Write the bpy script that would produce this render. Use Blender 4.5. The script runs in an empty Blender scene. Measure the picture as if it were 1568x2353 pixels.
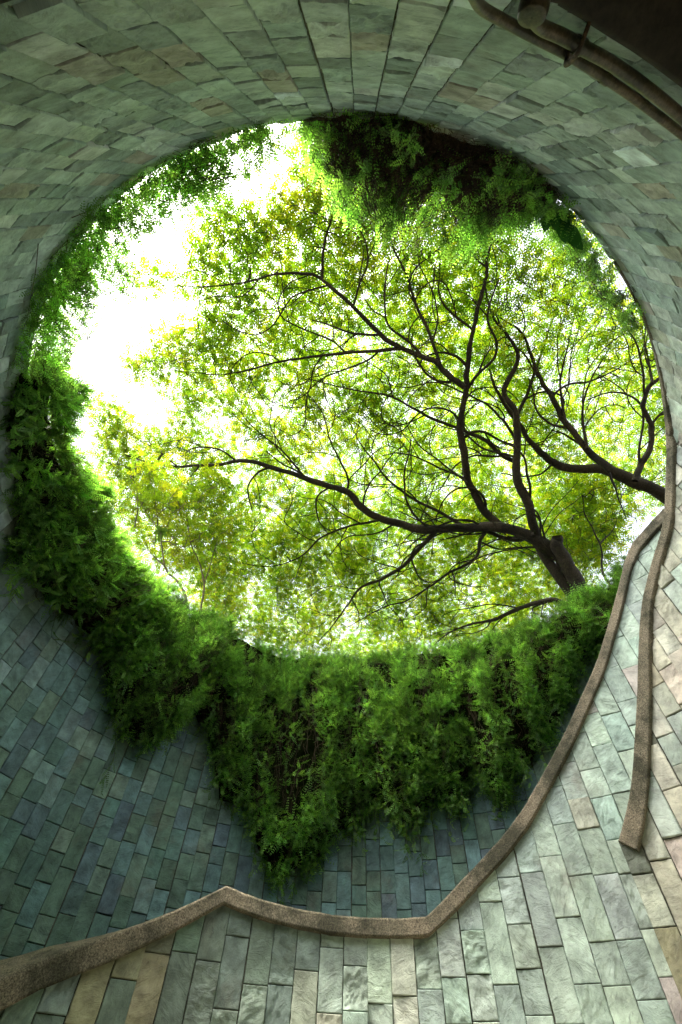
import bpy, math, numpy as np
from mathutils import Matrix, Vector
rng = np.random.default_rng(11)
sc = bpy.context.scene
COL = sc.collection

# ------------------------------------------------------------------ camera
EYE = 1.6
FPX, CX, CY = 1045.0, 784.0, 1176.5          # focal length and centre, in photo units (1568 wide)
ZEN = (823.0, 443.0)                         # where the zenith falls
def _basis():
    u = np.array([ZEN[0]-CX, -(ZEN[1]-CY), -FPX]); u /= np.linalg.norm(u)
    v = np.array([0, 0, -1.0]); fw = v-u*(v@u); fw /= np.linalg.norm(fw)
    return np.array([np.cross(fw, u), fw, u])
B = _basis()
cam_d = bpy.data.cameras.new("camera"); cam = bpy.data.objects.new("camera", cam_d); COL.objects.link(cam)
cam_d.sensor_fit = 'HORIZONTAL'; cam_d.sensor_width = 36.0; cam_d.lens = 36.0*FPX/1568.0
cam_d.clip_start = 0.05; cam_d.clip_end = 2000
M = Matrix([list(B[0])+[0], list(B[1])+[0], list(B[2])+[EYE], [0, 0, 0, 1]])
cam.matrix_world = M
sc.camera = cam

# ------------------------------------------------------------------ sky, sun, exposure
SUN_AZ, SUN_EL = -112.0, 61.0                # degrees, azimuth clockwise from +Y
w = bpy.data.worlds.new("World"); sc.world = w; w.use_nodes = True
nt = w.node_tree; nt.nodes.clear()
sky = nt.nodes.new('ShaderNodeTexSky'); sky.sky_type = 'NISHITA'; sky.sun_disc = False
sky.sun_elevation = math.radians(SUN_EL); sky.sun_rotation = math.radians(SUN_AZ)
sky.air_density = 1.0; sky.dust_density = 6.0; sky.ozone_density = 0.6
hs = nt.nodes.new('ShaderNodeHueSaturation'); hs.inputs['Saturation'].default_value = 0.35
bg = nt.nodes.new('ShaderNodeBackground'); bg.inputs['Strength'].default_value = 0.15
wo = nt.nodes.new('ShaderNodeOutputWorld')
nt.links.new(sky.outputs[0], hs.inputs['Color']); nt.links.new(hs.outputs[0], bg.inputs[0]); nt.links.new(bg.outputs[0], wo.inputs[0])
sd = bpy.data.lights.new("sun", 'SUN'); sd.energy = 3.8; sd.angle = math.radians(10); sd.color = (1.0, 0.93, 0.80)
sun = bpy.data.objects.new("sun", sd); COL.objects.link(sun)
_a, _e = math.radians(SUN_AZ), math.radians(SUN_EL)
sdir = Vector((math.sin(_a)*math.cos(_e), math.cos(_a)*math.cos(_e), math.sin(_e)))
sun.rotation_euler = sdir.to_track_quat('Z', 'Y').to_euler(); sun.location = (-20, -8, 40)
vs = sc.view_settings; vs.view_transform = 'Standard'; vs.look = 'None'; vs.gamma = 1.0; vs.use_curve_mapping = False
vs.exposure = 2.5
sc.cycles.max_bounces = 10; sc.cycles.diffuse_bounces = 6; sc.cycles.transmission_bounces = 8
sc.cycles.sample_clamp_indirect = 8.0

# ------------------------------------------------------------------ helpers
def ray(px, py):
    d = B @ np.array([px-CX, -(py-CY), -FPX]); return d
def azel(px, py):
    d = ray(px, py); return math.degrees(math.atan2(d[0], d[1])), math.degrees(math.atan2(d[2], math.hypot(d[0], d[1])))
def at(px, py, z):
    """point at height z above the eye in the direction of a photo point"""
    d = ray(px, py); p = d/d[2]*z; return np.array([p[0], p[1], z+EYE])

def _hash(ix, iy, iz, seed):
    h = (ix*374761393 + iy*668265263 + iz*2147483647 + seed*974711) & 0xffffffff
    h = ((h ^ (h >> 13))*1274126177) & 0xffffffff
    h = (h ^ (h >> 16))
    return (h & 0xffff)/65535.0
def vnoise(x, y, z=0.0, seed=0):
    x, y, z = np.broadcast_arrays(np.asarray(x, float), np.asarray(y, float), np.asarray(z, float))
    ix, iy, iz = [np.floor(a).astype(np.int64) for a in (x, y, z)]
    fx, fy, fz = x-ix, y-iy, z-iz
    fx, fy, fz = [f*f*(3-2*f) for f in (fx, fy, fz)]
    r = 0
    for a in (0, 1):
        for b in (0, 1):
            for c in (0, 1):
                wgt = (fx if a else 1-fx)*(fy if b else 1-fy)*(fz if c else 1-fz)
                r = r + wgt*_hash(ix+a, iy+b, iz+c, seed)
    return r
def fbm(x, y, z=0.0, seed=0, oct=4):
    r = 0; amp = 0.5; f = 1.0; t = 0
    for o in range(oct):
        r = r+amp*vnoise(np.asarray(x)*f, np.asarray(y)*f, np.asarray(z)*f, seed+o*17); t += amp; amp *= .5; f *= 2.03
    return r/t

def tag(o, label=None, cat=None, group=None, kind=None):
    if label: o['label'] = label
    if cat: o['category'] = cat
    if group: o['group'] = group
    if kind: o['kind'] = kind
    return o
def empty(name, loc, label, cat, group=None):
    o = bpy.data.objects.new(name, None); o.empty_display_size = .2; COL.objects.link(o); o.location = loc
    return tag(o, label, cat, group)
def mesh_obj(name, V, F, mat, parent=None, attrs=None, smooth=True):
    """V (n,3) world coords, F (m,4) or (m,3) int arrays or list of such"""
    V = np.asarray(V, np.float32)
    if parent is not None: V = V-np.array(parent.location, np.float32)
    Fs = F if isinstance(F, list) else [F]
    Fs = [np.asarray(f, np.int32) for f in Fs if len(f)]
    me = bpy.data.meshes.new(name)
    me.vertices.add(len(V)); me.vertices.foreach_set("co", V.ravel())
    nl = sum(f.size for f in Fs); npoly = sum(len(f) for f in Fs)
    me.loops.add(nl); me.loops.foreach_set("vertex_index", np.concatenate([f.ravel() for f in Fs]))
    me.polygons.add(npoly)
    tot = np.concatenate([np.full(len(f), f.shape[1], np.int32) for f in Fs])
    st = np.concatenate([[0], np.cumsum(tot)[:-1]]).astype(np.int32)
    me.polygons.foreach_set("loop_start", st)
    me.polygons.foreach_set("loop_total", tot)
    me.polygons.foreach_set("use_smooth", np.full(npoly, smooth, bool))
    if attrs:
        for k, (ty, arr) in attrs.items():
            if ty == 'COLOR':
                a = me.color_attributes.new(k, 'FLOAT_COLOR', 'POINT')
                c = np.ones((len(V), 4), np.float32); c[:, :3] = arr; a.data.foreach_set("color", c.ravel())
            else:
                a = me.attributes.new(k, 'FLOAT_VECTOR', 'POINT'); a.data.foreach_set("vector", np.asarray(arr, np.float32).ravel())
    me.update(calc_edges=True); me.validate(verbose=False)
    me.materials.append(mat)
    o = bpy.data.objects.new(name, me); COL.objects.link(o)
    if parent is not None: o.parent = parent
    return o

def tube(paths, sides=6):
    """paths: list of (pts(n,3), radii(n)); returns V,F"""
    Vs, Fs = [], []; base = 0
    ang = np.linspace(0, 2*np.pi, sides, endpoint=False)
    for P, R in paths:
        P = np.asarray(P, float); R = np.asarray(R, float); n = len(P)
        T = np.gradient(P, axis=0); T /= np.linalg.norm(T, axis=1)[:, None]+1e-9
        ref = np.array([0, 0, 1.0]) if abs(T[:, 2]).mean() < .9 else np.array([1.0, 0, 0])
        U = np.cross(T, ref); U /= np.linalg.norm(U, axis=1)[:, None]+1e-9
        W = np.cross(T, U)
        ring = P[:, None]+R[:, None, None]*(np.cos(ang)[None, :, None]*U[:, None]+np.sin(ang)[None, :, None]*W[:, None])
        Vs.append(ring.reshape(-1, 3))
        i = np.arange(n-1)[:, None]*sides; j = np.arange(sides)[None]; k = (j+1) % sides
        Fs.append((base+np.stack([i+j, i+k, i+sides+k, i+sides+j], -1)).reshape(-1, 4))
        base += n*sides
    return np.concatenate(Vs), np.concatenate(Fs)

# ------------------------------------------------------------------ materials
def newmat(name):
    m = bpy.data.materials.new(name); m.use_nodes = True; nt = m.node_tree; nt.nodes.clear()
    return m, nt, nt.nodes, nt.links
def N(nodes, t, **kw):
    n = nodes.new(t)
    for k, v in kw.items():
        if k in n.inputs: n.inputs[k].default_value = v
        else: setattr(n, k, v)
    return n
def ramp(nodes, pts):
    r = nodes.new('ShaderNodeValToRGB'); e = r.color_ramp.elements
    while len(e) < len(pts): e.new(.5)
    for el, (p, c) in zip(e, pts):
        el.position = p; el.color = (*c, 1) if len(c) == 3 else c
    return r

def slate_material(name, bump=0.5, stain=(0.20, 0.09, 0.03), stain_amt=0.25, vein=0.35, scale=1.0):
    m, nt, nd, lk = newmat(name)
    out = nd.new('ShaderNodeOutputMaterial'); p = nd.new('ShaderNodeBsdfPrincipled'); lk.new(p.outputs[0], out.inputs[0])
    suv = N(nd, 'ShaderNodeAttribute', attribute_name='suv'); tint = N(nd, 'ShaderNodeAttribute', attribute_name='tint')
    # cloudy variation inside a stone
    n1 = N(nd, 'ShaderNodeTexNoise'); n1.inputs['Scale'].default_value = 5*scale; n1.inputs['Detail'].default_value = 6; n1.inputs['Roughness'].default_value = .62
    lk.new(suv.outputs['Vector'], n1.inputs['Vector'])
    r1 = ramp(nd, [(.28, (.50,)*3), (.5, (1.0,)*3), (.72, (1.55,)*3)]); lk.new(n1.outputs[0], r1.inputs[0])
    mul = N(nd, 'ShaderNodeMixRGB', blend_type='MULTIPLY', Fac=1.0); lk.new(tint.outputs['Color'], mul.inputs[1]); lk.new(r1.outputs[0], mul.inputs[2])
    # streaky cleft lines
    mp = nd.new('ShaderNodeMapping'); mp.inputs['Scale'].default_value = (7*scale, 15*scale, 7*scale); mp.inputs['Rotation'].default_value = (0, 0, .5)
    lk.new(suv.outputs['Vector'], mp.inputs[0])
    n2 = N(nd, 'ShaderNodeTexNoise'); n2.inputs['Scale'].default_value = 1.0; n2.inputs['Detail'].default_value = 7; n2.inputs['Roughness'].default_value = .7; n2.inputs['Distortion'].default_value = 1.1
    lk.new(mp.outputs[0], n2.inputs['Vector'])
    r2 = ramp(nd, [(.33, (.45,)*3), (.46, (1.0,)*3), (.62, (1.0,)*3), (.75, (1.35,)*3)]); lk.new(n2.outputs[0], r2.inputs[0])
    mul2 = N(nd, 'ShaderNodeMixRGB', blend_type='MULTIPLY', Fac=vein); lk.new(mul.outputs[0], mul2.inputs[1]); lk.new(r2.outputs[0], mul2.inputs[2])
    # rusty and pale patches, large, across stones, in world space
    tc = nd.new('ShaderNodeTexCoord')
    n3 = N(nd, 'ShaderNodeTexNoise'); n3.inputs['Scale'].default_value = 1.7; n3.inputs['Detail'].default_value = 5; n3.inputs['Roughness'].default_value = .65
    lk.new(tc.outputs['Object'], n3.inputs['Vector'])
    r3 = ramp(nd, [(.56, (0, 0, 0)), (.74, (stain_amt,)*3)]); lk.new(n3.outputs[0], r3.inputs[0])
    mx = N(nd, 'ShaderNodeMixRGB', blend_type='MIX'); lk.new(r3.outputs[0], mx.inputs[0]); lk.new(mul2.outputs[0], mx.inputs[1]); mx.inputs[2].default_value = (*stain, 1)
    n4 = N(nd, 'ShaderNodeTexNoise'); n4.inputs['Scale'].default_value = 14; n4.inputs['Detail'].default_value = 8; n4.inputs['Roughness'].default_value = .75
    lk.new(suv.outputs['Vector'], n4.inputs['Vector'])
    r4 = ramp(nd, [(.58, (0, 0, 0)), (.72, (.45,)*3)]); lk.new(n4.outputs[0], r4.inputs[0])
    mx2 = N(nd, 'ShaderNodeMixRGB', blend_type='MIX'); lk.new(r4.outputs[0], mx2.inputs[0]); lk.new(mx.outputs[0], mx2.inputs[1])
    pale = N(nd, 'ShaderNodeMixRGB', blend_type='MULTIPLY', Fac=1.0); lk.new(tint.outputs['Color'], pale.inputs[1]); pale.inputs[2].default_value = (1.7, 1.6, 1.45, 1)
    lk.new(pale.outputs[0], mx2.inputs[2])
    lk.new(mx2.outputs[0], p.inputs['Base Color'])
    p.inputs['Roughness'].default_value = .62; p.inputs['Specular IOR Level'].default_value = .4
    # bump
    n5 = N(nd, 'ShaderNodeTexNoise'); n5.inputs['Scale'].default_value = 60*scale; n5.inputs['Detail'].default_value = 5; n5.inputs['Roughness'].default_value = .7
    lk.new(suv.outputs['Vector'], n5.inputs['Vector'])
    add = N(nd, 'ShaderNodeMath', operation='MULTIPLY_ADD'); lk.new(n5.outputs[0], add.inputs[0]); add.inputs[1].default_value = .25; lk.new(n2.outputs[0], add.inputs[2])
    b = nd.new('ShaderNodeBump'); b.inputs['Strength'].default_value = bump; b.inputs['Distance'].default_value = .022
    lk.new(add.outputs[0], b.inputs['Height']); lk.new(b.outputs[0], p.inputs['Normal'])
    return m

def rough_material(name, c1, c2, c3, scale=90, big=2.5, bump=.6, rough=.9, dist=.006):
    m, nt, nd, lk = newmat(name)
    out = nd.new('ShaderNodeOutputMaterial'); p = nd.new('ShaderNodeBsdfPrincipled'); lk.new(p.outputs[0], out.inputs[0])
    tc = nd.new('ShaderNodeTexCoord')
    a = N(nd, 'ShaderNodeTexNoise'); a.inputs['Scale'].default_value = scale; a.inputs['Detail'].default_value = 4; a.inputs['Roughness'].default_value = .75
    lk.new(tc.outputs['Object'], a.inputs['Vector'])
    ra = ramp(nd, [(.35, c1), (.5, c2), (.68, c3)]); lk.new(a.outputs[0], ra.inputs[0])
    g = N(nd, 'ShaderNodeTexNoise'); g.inputs['Scale'].default_value = big; g.inputs['Detail'].default_value = 7; g.inputs['Roughness'].default_value = .7
    lk.new(tc.outputs['Object'], g.inputs['Vector'])
    rg = ramp(nd, [(.40, (.32, .34, .25)), (.50, (.85, .84, .74)), (.60, (1.3, 1.22, 1.1))]); lk.new(g.outputs[0], rg.inputs[0])
    mu = N(nd, 'ShaderNodeMixRGB', blend_type='MULTIPLY', Fac=1.0); lk.new(ra.outputs[0], mu.inputs[1]); lk.new(rg.outputs[0], mu.inputs[2])
    lk.new(mu.outputs[0], p.inputs['Base Color']); p.inputs['Roughness'].default_value = rough
    b = nd.new('ShaderNodeBump'); b.inputs['Strength'].default_value = bump; b.inputs['Distance'].default_value = dist
    lk.new(a.outputs[0], b.inputs['Height']); lk.new(b.outputs[0], p.inputs['Normal'])
    return m

def leaf_material(name, trans=.45, tsat=(1.25, 1.3, .5), rough=.5):
    m, nt, nd, lk = newmat(name)
    out = nd.new('ShaderNodeOutputMaterial'); p = nd.new('ShaderNodeBsdfPrincipled')
    tint = N(nd, 'ShaderNodeAttribute', attribute_name='tint')
    lk.new(tint.outputs['Color'], p.inputs['Base Color']); p.inputs['Roughness'].default_value = rough; p.inputs['Specular IOR Level'].default_value = .3
    t = nd.new('ShaderNodeBsdfTranslucent')
    mu = N(nd, 'ShaderNodeMixRGB', blend_type='MULTIPLY', Fac=1.0); lk.new(tint.outputs['Color'], mu.inputs[1]); mu.inputs[2].default_value = (*tsat, 1)
    lk.new(mu.outputs[0], t.inputs[0])
    mx = nd.new('ShaderNodeMixShader'); mx.inputs[0].default_value = trans
    lk.new(p.outputs[0], mx.inputs[1]); lk.new(t.outputs[0], mx.inputs[2]); lk.new(mx.outputs[0], out.inputs[0])
    return m

MAT_SLATE = slate_material("slate_cladding", bump=.65, vein=.6, stain_amt=.22)
MAT_SLATE_LIGHT = slate_material("pale_slate_cladding", bump=.5, stain=(.42, .26, .08), stain_amt=.35, vein=.25)
MAT_CORE = rough_material("mortar", (.05, .05, .04), (.075, .075, .06), (.10, .10, .085), scale=40)
MAT_COPING = rough_material("granite_coping", (.035, .030, .022), (.135, .118, .088), (.29, .26, .20), scale=75, big=2.2, bump=.9)
MAT_BARK = rough_material("bark", (.014, .011, .007), (.028, .022, .013), (.055, .046, .028), scale=26, big=1.5, bump=.8, dist=.03)
MAT_BARK_PALE = rough_material("pale_bark", (.10, .085, .055), (.16, .14, .09), (.24, .20, .14), scale=30, big=2)
MAT_TUNNEL = rough_material("tunnel_concrete", (.012, .010, .007), (.022, .018, .013), (.035, .028, .02), scale=12, big=1.2)
MAT_PIPE = rough_material("painted_pipe", (.05, .036, .022), (.085, .065, .042), (.13, .10, .07), scale=60, big=4, bump=.2, rough=.42)
MAT_SOIL = rough_material("soil", (.03, .022, .014), (.05, .04, .025), (.08, .065, .04), scale=14, big=.5)
MAT_FLOOR = rough_material("floor_paving", (.16, .15, .13), (.22, .21, .18), (.30, .28, .24), scale=30, big=1)
MAT_STEM = rough_material("dry_stems", (.030, .017, .009), (.062, .036, .020), (.12, .075, .045), scale=50, big=6)
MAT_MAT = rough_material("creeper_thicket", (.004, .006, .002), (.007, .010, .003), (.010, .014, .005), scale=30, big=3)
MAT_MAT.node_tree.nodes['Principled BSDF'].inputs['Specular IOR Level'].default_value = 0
MAT_LEAF = leaf_material("tree_leaf", .62, (1.85, 1.85, .5))
MAT_IVY = leaf_material("creeper_leaf", .45, (1.4, 1.5, .55), .45)

# ------------------------------------------------------------------ plan of the spiral shaft wall
AC = np.array([-.07, 4.42]); AR = 5.07; ZR = 6.5 + EYE        # shaft centre, radius, rim height
NEAR = np.array([(29.6, 6.33), (33, 6.32), (37.6, 6.22), (43.2, 6.0), (46.8, 5.86), (51.8, 5.68), (55.9, 5.54), (60.3, 5.39)])
NEARZ = np.array([(29.6, 17.7), (31.8, 20.3), (37.6, 28.6), (41, 33.3), (43.2, 35.9), (46.8, 38.9), (51.8, 42.3), (55.9, 45.6), (60.3, 48.9)])
FAR = np.array([(10.3, 9.33), (15, 9.30), (20, 9.22), (30, 9.0), (40, 8.75), (50, 8.4), (62, 8.0)])
def smooth_interp(t, T, Y):
    # Catmull-Rom style cubic interpolation on a table
    T = np.asarray(T, float); Y = np.asarray(Y, float); m = np.gradient(Y, T)
    t = np.clip(np.asarray(t, float), T[0], T[-1]); i = np.clip(np.searchsorted(T, t)-1, 0, len(T)-2)
    h = T[i+1]-T[i]; x = (t-T[i])/h
    return (2*x**3-3*x**2+1)*Y[i]+(x**3-2*x**2+x)*h*m[i]+(-2*x**3+3*x**2)*Y[i+1]+(x**3-x**2)*h*m[i+1]
def polar(az, d):
    a = np.radians(az); return np.stack([np.sin(a)*d, np.cos(a)*d], -1)
a1 = np.linspace(29.6, 60.3, 60); P1 = polar(a1, smooth_interp(a1, NEAR[:, 0], NEAR[:, 1]))
Z1 = EYE+np.tan(np.radians(smooth_interp(a1, NEARZ[:, 0], NEARZ[:, 1])))*np.hypot(P1[:, 0], P1[:, 1])
ph0 = math.degrees(math.atan2(P1[-1, 0]-AC[0], P1[-1, 1]-AC[1]))
phs = np.linspace(ph0+1.2, 379.5, 420); r_ = AR+(np.hypot(*(P1[-1]-AC))-AR)*np.exp(-(phs-phs[0])/12)
P2 = AC+np.stack([np.sin(np.radians(phs))*r_, np.cos(np.radians(phs))*r_], -1)
Z2 = ZR-(ZR-Z1[-1])*np.exp(-(phs-phs[0])/9)
a3 = np.linspace(11.5, 62, 90); P3 = polar(a3, smooth_interp(a3, FAR[:, 0], FAR[:, 1])); Z3 = np.full(len(a3), ZR)
PW = np.concatenate([P1, P2, P3]); ZW = np.concatenate([Z1, Z2, Z3])
class Curve:
    def __init__(s, P, Z):
        s.P = P; s.Z = Z; s.S = np.concatenate([[0], np.cumsum(np.hypot(*np.diff(P, axis=0).T))]); s.L = s.S[-1]
    def pos(s, t): return np.stack([np.interp(t, s.S, s.P[:, 0]), np.interp(t, s.S, s.P[:, 1])], -1)
    def top(s, t): return np.interp(t, s.S, s.Z)
    def nrm(s, t, e=.12):
        a = s.pos(np.clip(t-e, 0, s.L)); b = s.pos(np.clip(t+e, 0, s.L)); d = b-a; d /= np.linalg.norm(d, axis=-1)[..., None]+1e-9
        return np.stack([d[..., 1], -d[..., 0]], -1)       # towards the inside of the shaft
CW = Curve(PW, ZW)
PHI = np.degrees(np.arctan2(PW[:, 0]-AC[0], PW[:, 1]-AC[1]))
sN = CW.S[len(P1)-1]; sF = CW.S[len(P1)+len(P2)-1]
def s_of_phi(phi):                                         # on the round part, phi clockwise from +Y, 110..379
    return np.interp(phi, phs, CW.S[len(P1):len(P1)+len(P2)])
def s_of_az_front(az):                                     # on the far side of the shaft as seen from the camera
    Q = CW.pos(np.linspace(s_of_phi(250), CW.L, 1500)); A = np.degrees(np.arctan2(Q[:, 0], Q[:, 1]))
    return np.interp(az, A, np.linspace(s_of_phi(250), CW.L, 1500))
LINTEL = np.array([(148, 2.95), (157, 2.80), (163.6, 2.66), (168.6, 2.50), (171.4, 2.38), (176, 2.30), (205, 2.25)])
def wall_bottom(s):
    z = np.full_like(s, 0.0)
    l0, l1 = s_of_phi(LINTEL[0, 0]), s_of_phi(LINTEL[-1, 0])
    zz = np.interp(s, [s_of_phi(p) for p in LINTEL[:, 0]], LINTEL[:, 1])+EYE
    return np.where((s > l0) & (s < l1), zz, z)

# ------------------------------------------------------------------ stone cladding
def cladding(curve, bottom, topdrop, palette, W=.245, Lm=.37, seed=1, res=lambda s, z: 1, s0=0., s1=None, amp=1., gap=.0030, prot=1.):
    r = np.random.default_rng(seed); s1 = curve.L if s1 is None else s1
    ncol = int(round((s1-s0)/W)); W = (s1-s0)/ncol
    Vs, Fs, Ts, Us = [], [], [], []; base = 0
    for c in range(ncol):
        sa = s0+c*W; sb = sa+W; jit = 0
        zt = max(curve.top(np.array([sa, sb])))-topdrop; zb = float(np.max(bottom(np.array([sa, sb]))))
        z = -r.uniform(0, .4)
        cjit = r.normal(0, .003)
        while z < zt:
            L = (Lm(sa) if callable(Lm) else Lm)*r.choice([.72, .9, 1.0, 1.05, 1.2, 1.38])*r.uniform(.93, 1.07)
            za, zc = z, z+L; z = zc
            if zc < zb+.02 or za > zt: continue
            za = max(za, zb)
            sm = (sa+sb)/2; k = res(sm, (za+zc)/2)
            nu, nv = int(5*k)+2, int(max(3, 8*k*(zc-za)/.37))+2
            g = gap*r.uniform(.5, 1.6)
            u = np.concatenate([[g, g+.0035], np.linspace(g+.010, W-g-.010, nu), [W-g-.0035, W-g]])
            v = np.concatenate([[za+g, za+g+.0035], np.linspace(za+g+.010, zc-g-.010, nv), [zc-g-.0035, zc-g]])
            uu, vv = np.meshgrid(u, v, indexing='ij'); S = sa+uu+cjit
            T = curve.top(S)-topdrop; T0 = curve.top(np.full_like(S, sm))-topdrop
            ztop_ = T
            zz = np.minimum(vv, ztop_)
            if (zz.max()-zz.min()) < .02: continue
            off = r.uniform(0, 100, 3)
            fx = 4.5; ang = r.uniform(-.6, .6)+(.9 if r.random() < .5 else -.2)
            uc = np.cos(ang)*uu+np.sin(ang)*vv; vc = -np.sin(ang)*uu+np.cos(ang)*vv
            n = fbm(uc*fx*1.6+off[0], vc*fx*2.6+off[1], off[2], seed, 5)
            rdg = 1-np.abs(2*fbm(uc*9+off[1], vc*20+off[0], off[2], seed+3, 3)-1)
            lev = r.integers(4, 9); q = n*lev; fr_ = q-np.floor(q)
            step = (np.floor(q)+np.clip(fr_*4-3, 0, 1))/lev               # cleft terraces of split slate
            h = ((step-.5)*.042+(rdg-.75)*.010)*amp*r.choice([.25, .6, 1.0, 1.5], p=[.3, .3, .25, .15])
            tilt = r.normal(0, .022)*(uu-W/2)+r.normal(0, .014)*(vv-(za+zc)/2)
            pr = r.uniform(-.004, .012)*prot+(r.random() < .10)*r.uniform(.004, .018)*prot
            dep = np.maximum(h+tilt*prot+pr, -.008)
            edge = np.zeros_like(dep, bool); edge[0] = edge[-1] = True; edge[:, 0] = edge[:, -1] = True
            # ragged edges
            wob = (fbm(uu*22+off[1], vv*22+off[0], 3, seed+5, 2)-.5)*.010
            S = S+np.where(edge, wob*np.where(uu < W/2, 1, -1), 0)
            dep = np.where(edge, np.minimum(dep-.004, 0)-.016*r.choice([.4, .8, 1.6], p=[.45, .3, .25]), dep)
            P = curve.pos(S); Nn = curve.nrm(S)
            X = np.empty(S.shape+(3,)); X[..., :2] = P+Nn*dep[..., None]; X[..., 2] = zz
            a, b = S.shape
            Vs.append(X.reshape(-1, 3))
            i, j = np.meshgrid(np.arange(a-1), np.arange(b-1), indexing='ij'); q = i*b+j
            F = np.stack([q, q+1, q+b+1, q+b], -1).reshape(-1, 4)
            keep = (zz[:-1, 1:]-zz[:-1, :-1]+zz[1:, 1:]-zz[1:, :-1]).reshape(-1) > 1e-4
            Fs.append(base+F[keep]); base += a*b
            col = palette(sm, (za+zc)/2, r)
            Ts.append(np.repeat(np.array(col)[None], a*b, 0))
            Us.append(np.stack([uc+off[0], vc+off[1], np.full_like(uu, off[2])], -1).reshape(-1, 3))
    return np.concatenate(Vs), np.concatenate(Fs), np.concatenate(Ts), np.concatenate(Us)
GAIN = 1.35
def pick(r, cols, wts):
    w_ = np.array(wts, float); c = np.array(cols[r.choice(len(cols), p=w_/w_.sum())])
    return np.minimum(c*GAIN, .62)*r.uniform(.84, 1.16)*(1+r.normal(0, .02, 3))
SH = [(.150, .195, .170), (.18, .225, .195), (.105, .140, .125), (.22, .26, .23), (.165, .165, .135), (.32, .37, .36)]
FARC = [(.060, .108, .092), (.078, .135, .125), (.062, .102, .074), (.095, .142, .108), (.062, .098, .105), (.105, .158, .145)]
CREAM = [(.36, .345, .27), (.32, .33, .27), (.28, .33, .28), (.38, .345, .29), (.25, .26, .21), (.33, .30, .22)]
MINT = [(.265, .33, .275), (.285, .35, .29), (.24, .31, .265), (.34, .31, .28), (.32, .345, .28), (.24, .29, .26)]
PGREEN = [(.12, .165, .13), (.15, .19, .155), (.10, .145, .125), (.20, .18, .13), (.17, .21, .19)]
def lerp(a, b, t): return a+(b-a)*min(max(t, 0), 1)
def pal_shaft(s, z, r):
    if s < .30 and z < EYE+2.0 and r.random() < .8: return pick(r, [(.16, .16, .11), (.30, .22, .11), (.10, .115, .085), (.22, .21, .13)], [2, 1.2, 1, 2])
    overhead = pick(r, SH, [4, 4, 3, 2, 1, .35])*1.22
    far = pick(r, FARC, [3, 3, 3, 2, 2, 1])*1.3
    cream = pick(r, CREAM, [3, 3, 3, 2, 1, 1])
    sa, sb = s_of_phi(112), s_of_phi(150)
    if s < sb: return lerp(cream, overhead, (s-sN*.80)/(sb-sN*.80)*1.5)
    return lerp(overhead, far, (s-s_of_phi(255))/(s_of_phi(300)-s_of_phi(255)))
def res_shaft(s, z):
    p = CW.pos(np.array([s]))[0]; d = math.sqrt(p[0]**2+p[1]**2+(z-EYE)**2)
    return 3.6 if d < 3.3 else (2.4 if d < 6.2 else (2.2 if s < sN else 1.0))
wall = empty("shaft_wall", (AC[0], AC[1], 0), "round slate-clad shaft wall sweeping from the pale right side overhead to the dark far side", "wall")
def len_shaft(s): return float(np.interp(s, [0, sN, s_of_phi(270), s_of_phi(330)], [.45, .38, .35, .36]))
sM = float(s_of_phi(262))
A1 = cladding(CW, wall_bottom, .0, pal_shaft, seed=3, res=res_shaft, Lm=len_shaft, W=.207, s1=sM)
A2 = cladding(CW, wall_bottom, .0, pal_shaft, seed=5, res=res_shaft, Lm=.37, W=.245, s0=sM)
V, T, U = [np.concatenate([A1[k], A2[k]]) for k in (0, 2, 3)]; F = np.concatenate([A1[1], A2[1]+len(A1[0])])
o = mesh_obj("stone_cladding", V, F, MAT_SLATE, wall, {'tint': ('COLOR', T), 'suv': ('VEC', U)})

def core(curve, bottom, drop, thick, step=.12, s0=0., s1=None, off=.014):
    s1 = curve.L if s1 is None else s1
    S = np.linspace(s0, s1, int((s1-s0)/step)); P = curve.pos(S); Nn = curve.nrm(S)
    zt = curve.top(S)-drop; zb = bottom(S); n = len(S)
    def lay(d, z): return np.concatenate([P-Nn*d, z[:, None]], 1)
    V = np.concatenate([lay(off, zb), lay(off, zt), lay(thick, zt), lay(thick, zb)])
    i = np.arange(n-1); F = []
    for a in range(4):
        b = (a+1) % 4
        F.append(np.stack([a*n+i, a*n+i+1, b*n+i+1, b*n+i], -1))
    F.append(np.array([[0, n, 2*n, 3*n], [n-1, 2*n-1, 3*n-1, 4*n-1]]))
    return V, np.concatenate(F)
V, F = core(CW, wall_bottom, .004, .42); mesh_obj("wall_core", V, F, MAT_CORE, wall, smooth=False)

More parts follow.
